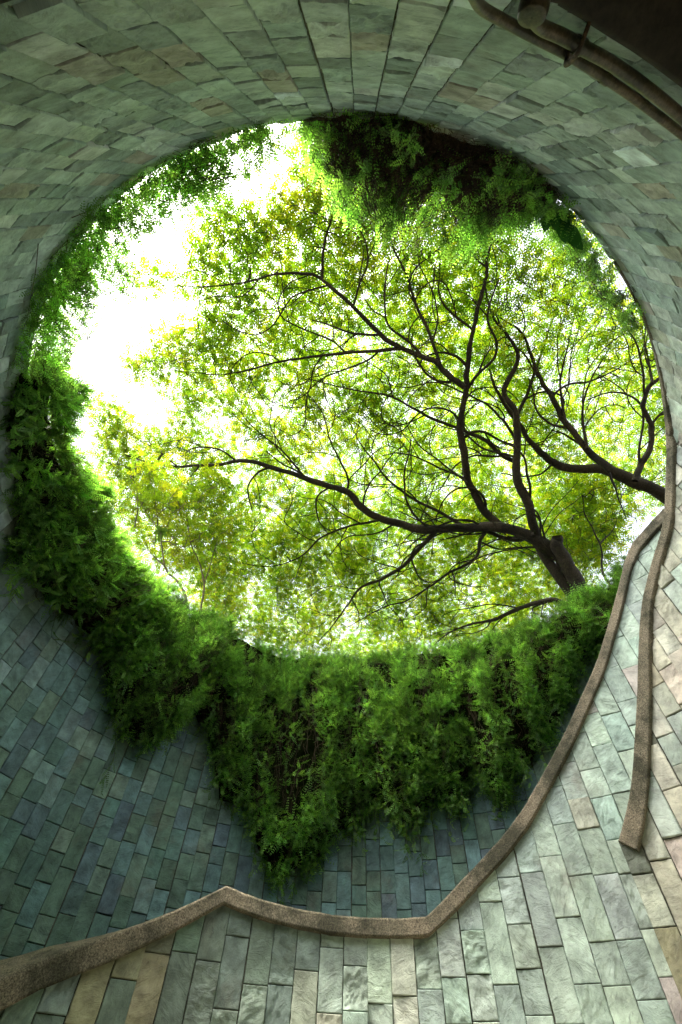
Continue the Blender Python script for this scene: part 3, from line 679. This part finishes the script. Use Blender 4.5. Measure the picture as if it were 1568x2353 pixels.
# ------------------------------------------------------------------ trees
def inside(poly, x, y):
    poly = np.asarray(poly, float); c = np.zeros(len(x), bool); j = len(poly)-1
    for i in range(len(poly)):
        xi, yi = poly[i]; xj, yj = poly[j]
        m = ((yi > y) != (yj > y)) & (x < (xj-xi)*(y-yi)/(yj-yi+1e-9)+xi); c ^= m; j = i
    return c
def project(p):
    c = np.linalg.solve(B, np.asarray(p)-np.array([0, 0, EYE])); return CX-FPX*c[0]/c[2], CY+FPX*c[1]/c[2]
def build_tree(name, label, base, limbs, regions, n_att, seed, barkm=None, cols=None, clump_r=.42, per=17, pairs=5, leafw=.075, group='trees above the shaft', twig=.006, maxreach=3.5, holes=.0, boughs=True):
    """limbs: (pixels, z0, z1, radius0, radius1); regions: (polygon, zlow, zhigh, weight)"""
    r = np.random.default_rng(seed); e = empty(name, tuple(base), label, "tree", group)
    paths = []; nodes = []; rad = []
    for k, (pix, z0, z1, r0, r1) in enumerate(limbs):
        r0 *= .76; r1 *= .8
        n = len(pix); tt = np.concatenate([[0], np.cumsum(np.hypot(*np.diff(np.array(pix, float), axis=0).T))]); tt /= tt[-1]
        P = np.array([at(x, y, z0+(z1-z0)*t**.8) for (x, y), t in zip(pix, tt)])
        if k == 0: P = np.concatenate([[base], (np.array(base)*.45+P[0]*.55+np.array([.05, 0, 0]))[None], P])
        P = spl(P, 9); m = len(P); wob = np.stack([fbm(np.arange(m)*.16, seed, c*7, seed+k, 3)-.5 for c in range(3)], -1)
        P = P+wob*min(.14, r0*1.2+.03)*np.minimum(np.arange(m)/6, 1)[:, None]
        R = np.linspace(r0, r1, m)*(1+.14*(fbm(np.arange(m)*.25, k, 0, seed, 2)-.5)*2)
        paths.append((P, R)); nodes.append(P[::2]); rad.append(R[::2])
    # boughs that fork off the limbs below the leaf layer
    zcap = max(zh for _, _, zh, _ in regions)+EYE-.25
    front = [(P, R) for P, R in paths[1:] if R[0] > .03] if boughs else []
    for lvl in range(2 if boughs else 0):
        nxt = []
        for P, R in front:
            sg = np.concatenate([[0], np.cumsum(np.linalg.norm(np.diff(P, axis=0), axis=1))]); Lp = sg[-1]; x = r.uniform(.25, .6); side = r.choice([-1, 1])
            while x < Lp*.97:
                i = int(np.searchsorted(sg, x)); i = min(max(i, 1), len(P)-2); T = P[i+1]-P[i-1]; T /= np.linalg.norm(T)
                an = side*math.radians(r.uniform(28, 62)); D = np.array([T[0]*math.cos(an)-T[1]*math.sin(an), T[0]*math.sin(an)+T[1]*math.cos(an), T[2]*.5+r.uniform(.0, .22)])
                Lb = [2.6, 1.35, .75][lvl]*r.uniform(.55, 1.25)*min(1, .45+(Lp-x)/Lp); m = max(6, int(Lb/.13)); st_ = Lb/m; Q = [P[i]]; d = D/np.linalg.norm(D); tw = r.normal(0, .05)-side*.02
                for k in range(m):
                    tw += r.normal(0, .10)-tw*.25; c_, s_ = math.cos(tw), math.sin(tw); d = np.array([d[0]*c_-d[1]*s_, d[0]*s_+d[1]*c_, d[2]*.93+r.normal(0, .05)]); q = Q[-1]+d*st_
                    if q[2] > zcap: q[2] = zcap-.02; d[2] = -.02
                    Q.append(q)
                Q = np.array(Q); e_ = Q[-1]; u_, v_ = project(e_)
                if any(inside(pl, np.array([u_]), np.array([v_]))[0] for pl, *_ in regions):
                    r0 = min(R[i]*.62, [.036, .019, .014][lvl]*r.uniform(.8, 1.25)); Rb = np.linspace(r0, max(.010, r0*.42), len(Q))
                    paths.append((Q, Rb)); nodes.append(Q[1::2]); rad.append(Rb[1::2]); nxt.append((Q, Rb))
                side = -side; x += [.85, .62, .34][lvl]*r.uniform(.6, 1.5)
        front = nxt
    NP = np.concatenate(nodes); NR = np.concatenate(rad); ND = np.zeros(len(NP))
    # attraction points inside the crown
    A = []
    for poly, zl, zh, wt in regions:
        poly = np.array(poly, float); lo, hi = poly.min(0), poly.max(0); q = []
        need = int(n_att*wt); cells = {}
        while len(q) < need:
            x = r.uniform(lo[0], hi[0], 4000); y = r.uniform(lo[1], hi[1], 4000); m = inside(poly, x, y)
            hole = fbm(x*.011, y*.011, 1, seed, 3) < holes
            for a, b in zip(x[m & ~hole], y[m & ~hole]):
                dr = ray(a, b); slant = np.linalg.norm(dr)/dr[2]
                if r.random() > (slant/1.9)**1.5: continue
                g_ = at(a, b, zl); ck = (int(g_[0]//.36), int(g_[1]//.36))
                if cells.get(ck, 0) >= 2+int(len(q)/need*3): continue
                cells[ck] = cells.get(ck, 0)+1
                q.append(at(a, b, zl+(zh-zl)*(fbm(a*.006, b*.006, 4, seed, 2)+r.normal(0, .10))))
                if len(q) >= need: break
        A += q
    A = np.array(A)
    # nearest attractors first, each joined to the nearest branch
    d0 = np.array([np.min(((NP-a)**2).sum(1)) for a in A]); A = A[np.argsort(d0)]
    npm = len(paths); own = np.concatenate([np.full(len(x), k) for k, x in enumerate(nodes)]+[np.zeros(len(A)*8, int)]); par_ = {}
    buf = np.empty((len(NP)+len(A)*8, 3)); br = np.empty(len(buf)); bd = np.empty(len(buf)); c = len(NP); buf[:c] = NP; br[:c] = NR; bd[:c] = 0
    tips = []
    for a in A:
        dv = buf[:c]-a; dist = np.sqrt((dv**2).sum(1)); cost = dist+.22*bd[:c]+np.where(br[:c] > .12, .25, 0); i = int(np.argmin(cost)); L = dist[i]
        if L > maxreach: continue
        if L < .12: tips.append(a); continue
        m = max(3, int(L/.22)+2); t = np.linspace(0, 1, m)[:, None]; s = buf[i]
        bend = r.normal(0, .13*L, 3); kink = r.normal(0, .028, (m, 3)); kink[0] = kink[-1] = 0
        P = s*(1-t)+a*t+bend*np.sin(np.pi*t)*.9+kink*min(1, L)
        ra = min(br[i]*.62, .012+.016*L); R = np.linspace(ra, max(.008, ra*.4), m)
        paths.append((P, R)); tips.append(a); par_[len(paths)-1] = own[i]
        k = m-1; buf[c:c+k] = P[1:][:8] if k > 8 else P[1:]; kk_ = min(k, 8)
        if k > 8: buf[c:c+8] = P[np.linspace(1, m-1, 8).astype(int)]
        br[c:c+kk_] = np.linspace(ra, R[-1], kk_); bd[c:c+kk_] = bd[i]+np.linspace(L/kk_, L, kk_); own[c:c+kk_] = len(paths)-1; c += kk_
        if c > len(buf)-10: break
    cnt = np.ones(len(paths))
    for k in range(len(paths)-1, npm-1, -1): cnt[par_[k]] += cnt[k]
    for k in range(npm, len(paths)):
        P, R = paths[k]; r0 = min(.0092*math.sqrt(cnt[k])+.003, .06); pr_ = paths[par_[k]][1]; r0 = min(r0, max(pr_[-1], pr_.mean())*.95)
        paths[k] = (P, np.linspace(r0, max(.008, r0*.5), len(P)))
    big = [p for p in paths if p[1][0] > .05]; small = [p for p in paths if p[1][0] <= .05]
    V2, F2 = tube(small, 4); V1, F1 = tube(big, 10) if big else (np.zeros((0, 3)), np.zeros((0, 4), int))
    mesh_obj("trunk", np.concatenate([V1, V2]), np.concatenate([F1, F2+len(V1)]), barkm or MAT_BARK, e)
    # leaves: sprays round every tip
    tips = np.array(tips); nt_ = len(tips); n = nt_*per
    ctr = np.repeat(tips, per, 0); off = r.normal(0, 1, (n, 3)); off /= np.linalg.norm(off, axis=1)[:, None]; rr = clump_r*r.random((n, 1))**.45*np.repeat(r.uniform(.6, 1.25, (nt_, 1)), per, 0)
    P0 = ctr+off*rr*np.array([1, 1, .3])+np.array([0, 0, 1.])*(.12+r.random((n, 1))**1.6*.9); D0 = off*np.array([1, 1, .25])+r.normal(0, .45, (n, 3))
    L = r.uniform(.16, .34, n)
    cols = np.array(cols); base_c = cols[r.integers(0, len(cols), nt_)]
    zone = fbm(tips[:, 0]*.35, tips[:, 1]*.35, tips[:, 2]*.35, seed+4, 3)
    tint = np.repeat(base_c*(.65+.7*zone)[:, None]*r.uniform(.8, 1.2, (nt_, 1)), per, 0)*r.uniform(.8, 1.2, (n, 1))
    V, F, C, _ = sprays(P0, D0, L, pairs, leafw*.32, leafw, r, up=.1, droop=.25, tint_of=tint)
    mesh_obj("crown", V, F, MAT_LEAF, e, {'tint': ('COLOR', C)}, smooth=False)
    return e
LEAFC = [(.095, .175, .016), (.125, .205, .018), (.072, .145, .015), (.16, .225, .018), (.205, .23, .018), (.08, .16, .02)]
CAN = [(600, 1510), (520, 1470), (450, 1420), (400, 1370), (340, 1310), (265, 1230), (205, 1160), (185, 1080), (195, 1010), (215, 940), (245, 930), (290, 965), (325, 1010), (360, 985), (400, 965), (395, 925), (345, 925), (330, 870), (285, 885), (275, 830), (310, 822), (345, 830), (345, 768), (400, 775), (430, 730), (470, 690), (420, 680), (318, 690), (308, 640), (345, 625), (400, 650), (445, 640), (418, 590), (425, 557), (455, 545), (458, 475), (500, 462), (545, 485), (570, 510), (600, 490), (612, 420), (640, 395), (622, 350), (660, 335), (700, 345), (740, 320), (1100, 300), (1180, 520), (1170, 800), (1300, 1060), (1440, 1190), (1390, 1330), (1260, 1470), (900, 1540)]
LOWP = [(520, 1470), (440, 1420), (390, 1330), (480, 1200), (700, 1150), (1100, 1180), (1400, 1150), (1430, 1280), (1260, 1470), (900, 1540), (640, 1510)]
base1 = at(1358, 1420, 7.3); base1[:2] *= 1.0; base1[2] = ZR-.1
TR = build_tree("rain_tree", "large tree with dark forking limbs spreading over the whole opening from the lower right rim", base1, [
    ([(1345, 1398), (1322, 1340), (1298, 1290), (1282, 1250), (1277, 1232)], 8.0, 9.25, .31, .17),
    ([(1290, 1282), (1262, 1256), (1200, 1226), (1130, 1208), (1060, 1215), (960, 1213), (880, 1195), (830, 1165), (790, 1130), (720, 1105), (640, 1078), (560, 1062), (480, 1070), (400, 1072), (330, 1058), (285, 1042)], 9.1, 12.0, .22, .02),
    ([(1150, 1210), (1110, 1165), (1080, 1110), (1065, 1040), (1055, 970), (1070, 900), (1075, 850), (1085, 780), (1100, 700), (1118, 640), (1122, 580), (1135, 530)], 9.9, 12.2, .155, .03),
    ([(1068, 890), (1030, 862), (1000, 832), (930, 800), (860, 755), (800, 690), (740, 640), (690, 625), (620, 630), (540, 652), (450, 657), (380, 655)], 10.9, 12.4, .10, .012),
    ([(930, 800), (840, 805), (760, 815), (680, 825), (600, 842), (540, 858), (480, 862), (400, 850)], 11.3, 12.4, .065, .012),
    ([(1012, 840), (990, 770), (950, 690), (930, 620), (900, 560), (890, 500)], 11.1, 12.4, .06, .012),
    ([(1320, 1372), (1262, 1292), (1225, 1215), (1208, 1150), (1185, 1080), (1190, 1000), (1185, 950), (1162, 900), (1190, 830), (1172, 780), (1140, 740), (1110, 640)], 8.4, 12.2, .20, .02),
    ([(1187, 1062), (1150, 1045), (1120, 1015), (1060, 990), (990, 960), (930, 925), (870, 905), (780, 890), (700, 870)], 10.8, 12.3, .085, .015),
    ([(1188, 960), (1220, 880), (1262, 765), (1300, 650)], 11.0, 12.4, .07, .02),
    ([(1186, 1010), (1150, 960), (1120, 930), (1060, 900), (1000, 880), (930, 890), (880, 880)], 11.1, 12.2, .05, .012),
    ([(1005, 1216), (970, 1255), (930, 1300), (880, 1330), (832, 1350), (800, 1390), (770, 1430), (735, 1475)], 10.1, 11.2, .095, .02),
    ([(1118, 1218), (1102, 1250), (1092, 1285), (1040, 1312), (990, 1345), (930, 1382), (870, 1400), (800, 1440)], 9.9, 11.2, .075, .015),
    ([(870, 1196), (800, 1212), (740, 1235), (690, 1280), (620, 1302), (540, 1292), (480, 1280)], 10.8, 11.8, .06, .012),
    ([(1330, 1392), (1290, 1383), (1250, 1380), (1170, 1410), (1100, 1432), (1050, 1442), (1000, 1478)], 8.3, 9.9, .11, .02),
    ([(1195, 1400), (1155, 1420), (1132, 1445)], 9.3, 9.6, .045, .02),
    ([(1075, 1215), (1020, 1180), (960, 1150), (900, 1110), (860, 1060), (830, 1020), (800, 960)], 10.1, 12.0, .07, .012),
    ([(795, 1132), (800, 1108), (788, 1070), (758, 1010), (742, 950), (700, 900)], 11.0, 12.2, .055, .012),
    ([(1230, 1228), (1180, 1240), (1120, 1222), (1050, 1208)], 9.4, 10.0, .09, .05),
    ([(1075, 1110), (1010, 1060), (960, 1020), (930, 960)], 10.3, 12.0, .045, .012),
    ([(740, 640), (745, 560), (770, 480), (775, 420)], 12.1, 12.6, .05, .012),
    ([(700, 1095), (640, 1030), (580, 980), (540, 930)], 11.3, 12.3, .045, .010),
    ([(1090, 760), (1020, 700), (1010, 620), (1020, 560)], 11.7, 12.5, .045, .012),
], [(CAN, 12.0, 12.8, .80), (LOWP, 11.3, 11.9, .20)], 4300, 7, cols=LEAFC, holes=.21, per=15, leafw=.070)
# second tree from the right
RC = [(1130, 720), (1200, 560), (1330, 540), (1420, 620), (1568, 800), (1620, 1000), (1568, 1180), (1400, 1180), (1260, 1120), (1180, 950)]
base2 = at(1600, 1165, 9.3); base2[2] = ZR-.1
build_tree("rain_tree", "tree whose thick dark limb enters from behind the right wall edge", base2, [
    ([(1600, 1175), (1530, 1140), (1470, 1110), (1400, 1080), (1330, 1076), (1272, 1066), (1237, 1032), (1195, 975), (1150, 905), (1120, 850)], 9.3, 11.8, .30, .03),
    ([(1460, 1105), (1478, 1060), (1500, 1010), (1494, 965), (1476, 925), (1500, 880), (1525, 860)], 9.6, 11.0, .10, .05),
    ([(1405, 1080), (1350, 1030), (1300, 970), (1262, 900), (1235, 850), (1205, 770), (1150, 730)], 9.8, 12.0, .13, .02),
    ([(1500, 880), (1485, 800), (1470, 720)], 10.8, 12, .05, .015),
    ([(1350, 1030), (1340, 950), (1360, 870), (1400, 800), (1420, 720)], 10.2, 12.2, .055, .012),
    ([(1300, 970), (1290, 880), (1310, 780), (1330, 690)], 10.6, 12.2, .05, .012),
    ([(1270, 1066), (1240, 1090), (1200, 1095), (1150, 1090)], 10.2, 11, .05, .02),
    ([(1400, 1085), (1420, 1140), (1440, 1190)], 9.6, 10.0, .04, .012),
], [(RC, 11.0, 11.9, 1.0)], 560, 8, cols=LEAFC, holes=.28, per=11, leafw=.066)
# slender trees beyond the far rim
YEL = [(.15, .20, .018), (.18, .20, .018), (.11, .18, .018), (.10, .17, .025)]
b3 = at(432, 1390, 7.9); b3[2] = ZR-.1
build_tree("young_tree", "slender pale-stemmed young tree with yellow leaves beyond the left rim", b3, [
    ([(428, 1372), (400, 1330), (378, 1300), (372, 1250), (362, 1200), (352, 1120)], 8.1, 10.2, .055, .015),
    ([(378, 1300), (350, 1275), (330, 1240)], 8.7, 9.2, .03, .012), ([(366, 1220), (345, 1190), (312, 1140), (305, 1100)], 9.2, 10.2, .025, .010), ([(310, 1210), (316, 1160), (312, 1110)], 9.4, 10.2, .03, .01)],
    [([(280, 1150), (300, 1060), (380, 1060), (430, 1150), (440, 1300), (400, 1320), (330, 1250)], 9.2, 10.6, 1)], 85, 12, barkm=MAT_BARK_PALE, cols=YEL, clump_r=.32, per=9, maxreach=2.5, boughs=False)
b4 = at(466, 1400, 8.2); b4[2] = ZR-.1
build_tree("young_tree", "slender tree with a single wavy pale stem, right of the yellow young tree", b4, [
    ([(464, 1390), (470, 1340), (456, 1290), (440, 1250), (430, 1200), (424, 1150)], 8.4, 10.4, .05, .015), ([(470, 1340), (485, 1290), (500, 1240)], 9, 10, .022, .01)],
    [([(400, 1180), (420, 1100), (500, 1100), (560, 1300), (520, 1420), (470, 1400)], 9.2, 11.0, 1)], 90, 13, barkm=MAT_BARK_PALE, cols=YEL+LEAFC, clump_r=.34, per=10, maxreach=2.5, boughs=False)
b5 = at(1388, 1330, 8.4); b5[2] = ZR-.1
build_tree("young_tree", "thin dark tree rising behind the main trunk at the lower right", b5, [
    ([(1386, 1320), (1384, 1280), (1372, 1235), (1345, 1180), (1338, 1140)], 8.8, 10.6, .055, .015), ([(1378, 1250), (1410, 1215), (1420, 1190)], 9.4, 10.2, .025, .01)],
    [([(1290, 1260), (1320, 1130), (1440, 1100), (1470, 1200), (1420, 1290), (1330, 1320)], 10.0, 12, 1)], 130, 14, cols=LEAFC, clump_r=.38, per=10, maxreach=3, boughs=False)

# distant woodland canopy further back closes the lower gaps: individual trees
def far_tree(cx, cy, h, rad, seed, label):
    r = np.random.default_rng(seed); base = np.array([cx, cy, ZR-.2]); e = empty("background_tree", tuple(base), label, "tree", "trees further back")
    top = base+np.array([0, 0, h*.55]); paths = [(spl([base, (base+top)/2+[.2, 0, 0], top], 6), np.linspace(.28, .12, 13))]
    tips = []
    for k in range(70):
        d = r.normal(0, 1, 3); d /= np.linalg.norm(d); d[2] *= .7; p = base+np.array([0, 0, h*.75])+d*rad*r.uniform(.45, 1); s = base+np.array([0, 0, h*r.uniform(.35, .55)])
        m = (s+p)/2+r.normal(0, .3, 3); paths.append((spl([s, m, p], 4), np.linspace(.06, .012, 9))); tips.append(p)
    V, F = tube(paths, 5); mesh_obj("trunk", V, F, MAT_BARK, e)
    tips = np.repeat(np.array(tips), 70, 0); n = len(tips); P0 = tips+r.normal(0, .42, (n, 3)); cols = np.array(LEAFC)
    tint = cols[r.integers(0, len(cols), n)]*r.uniform(.8, 1.3, (n, 1))
    V, F, C, _ = sprays(P0, r.normal(0, 1, (n, 3)), r.uniform(.2, .4, n), 4, .02, .065, r, up=.1, droop=.2, tint_of=tint); mesh_obj("crown", V, F, MAT_LEAF, e, {'tint': ('COLOR', C)}, smooth=False)
far_tree(-3.2, 19.5, 7.6, 2.9, 71, "background tree low behind the left part of the dense creeper")
far_tree(2.8, 21, 8.0, 3.1, 72, "background tree low behind the middle of the dense creeper")
far_tree(-9.8, 11.8, 8.2, 2.6, 76, "background tree just beyond the left wall rim, nearest of these trees")
far_tree(-8.0, 17.5, 8.0, 2.8, 74, "background tree farthest left beyond the young trees")
far_tree(5.9, 23.5, 10.0, 3.2, 75, "background tree directly left of the main trunk, behind the ivy slope")
far_tree(9.0, 19.5, 9.5, 3.3, 73, "background tree right of the main trunk, behind the ivy slope")

# ------------------------------------------------------------------ broad-leaved plant on the right rim
pl_base = at(1286, 480, 6.42); plant = empty("broad_leaf_plant", tuple(pl_base), "plant with long dark hanging leaves on the rim at the upper right", "plant")
def blade(p, q, wd, sag, par_, col_=(.02, .07, .02)):
    p, q = np.array(p), np.array(q); m = 9; t = np.linspace(0, 1, m)[:, None]; C = p*(1-t)+q*t+np.array([0, 0, sag])*np.sin(np.pi*t); D = q-p; sd_ = np.cross(D, [0, 0, 1.]); sd_ /= np.linalg.norm(sd_)+1e-9
    wv = (np.sin(np.pi*np.linspace(.06, 1, m)**.8)**.7*wd)[:, None]; up_ = np.array([0, 0, .25])*wv
    V = np.concatenate([C-sd_*wv+up_, C, C+sd_*wv+up_]); i = np.arange(m-1); F = np.concatenate([np.stack([i, i+1, m+i+1, m+i], -1), np.stack([m+i, m+i+1, 2*m+i+1, 2*m+i], -1)])
    mesh_obj("leaf", V, F, MAT_IVY, par_, {'tint': ('COLOR', np.repeat([col_], 3*m, 0))})
for (x0, y0, x1, y1, wd, z) in [(1268, 488, 1250, 532, .085, 6.3), (1284, 492, 1275, 530, .08, 6.25), (1300, 498, 1300, 560, .09, 6.3), (1308, 520, 1340, 575, .08, 6.3), (1296, 480, 1240, 500, .06, 6.4)]:
    blade(at(x0, y0, z+.1), at(x1, y1, z-.12), wd, .05, plant)
st_ = [(spl([pl_base, at((x0+1286)/2, y0-4, 6.45), at(x0, y0, 6.4)], 5), np.linspace(.008, .004, 11)) for x0, y0 in [(1268, 488), (1284, 492), (1300, 498), (1308, 520), (1296, 480)]]
V, F = tube(st_, 5); mesh_obj("stem", V, F, MAT_STEM, plant)
# large leaved sapling beyond the left rim
sp_b = at(372, 1262, 8.6); sap = empty("broad_leaf_sapling", tuple(sp_b), "few large round green leaves on a stalk beside the yellow young tree", "plant")
V, F = tube([(spl([sp_b, at(370, 1235, 8.9), at(368, 1215, 9.1)], 6), np.linspace(.015, .006, 13))], 5); mesh_obj("stem", V, F, MAT_BARK_PALE, sap)
for dx, dy in [(-18, 6), (14, 12), (-4, 26), (18, -4), (-12, -14)]:
    blade(at(369, 1222, 9.0), at(369+dx, 1222+dy, 9.0), .07, .03, sap, (.09, .17, .03))
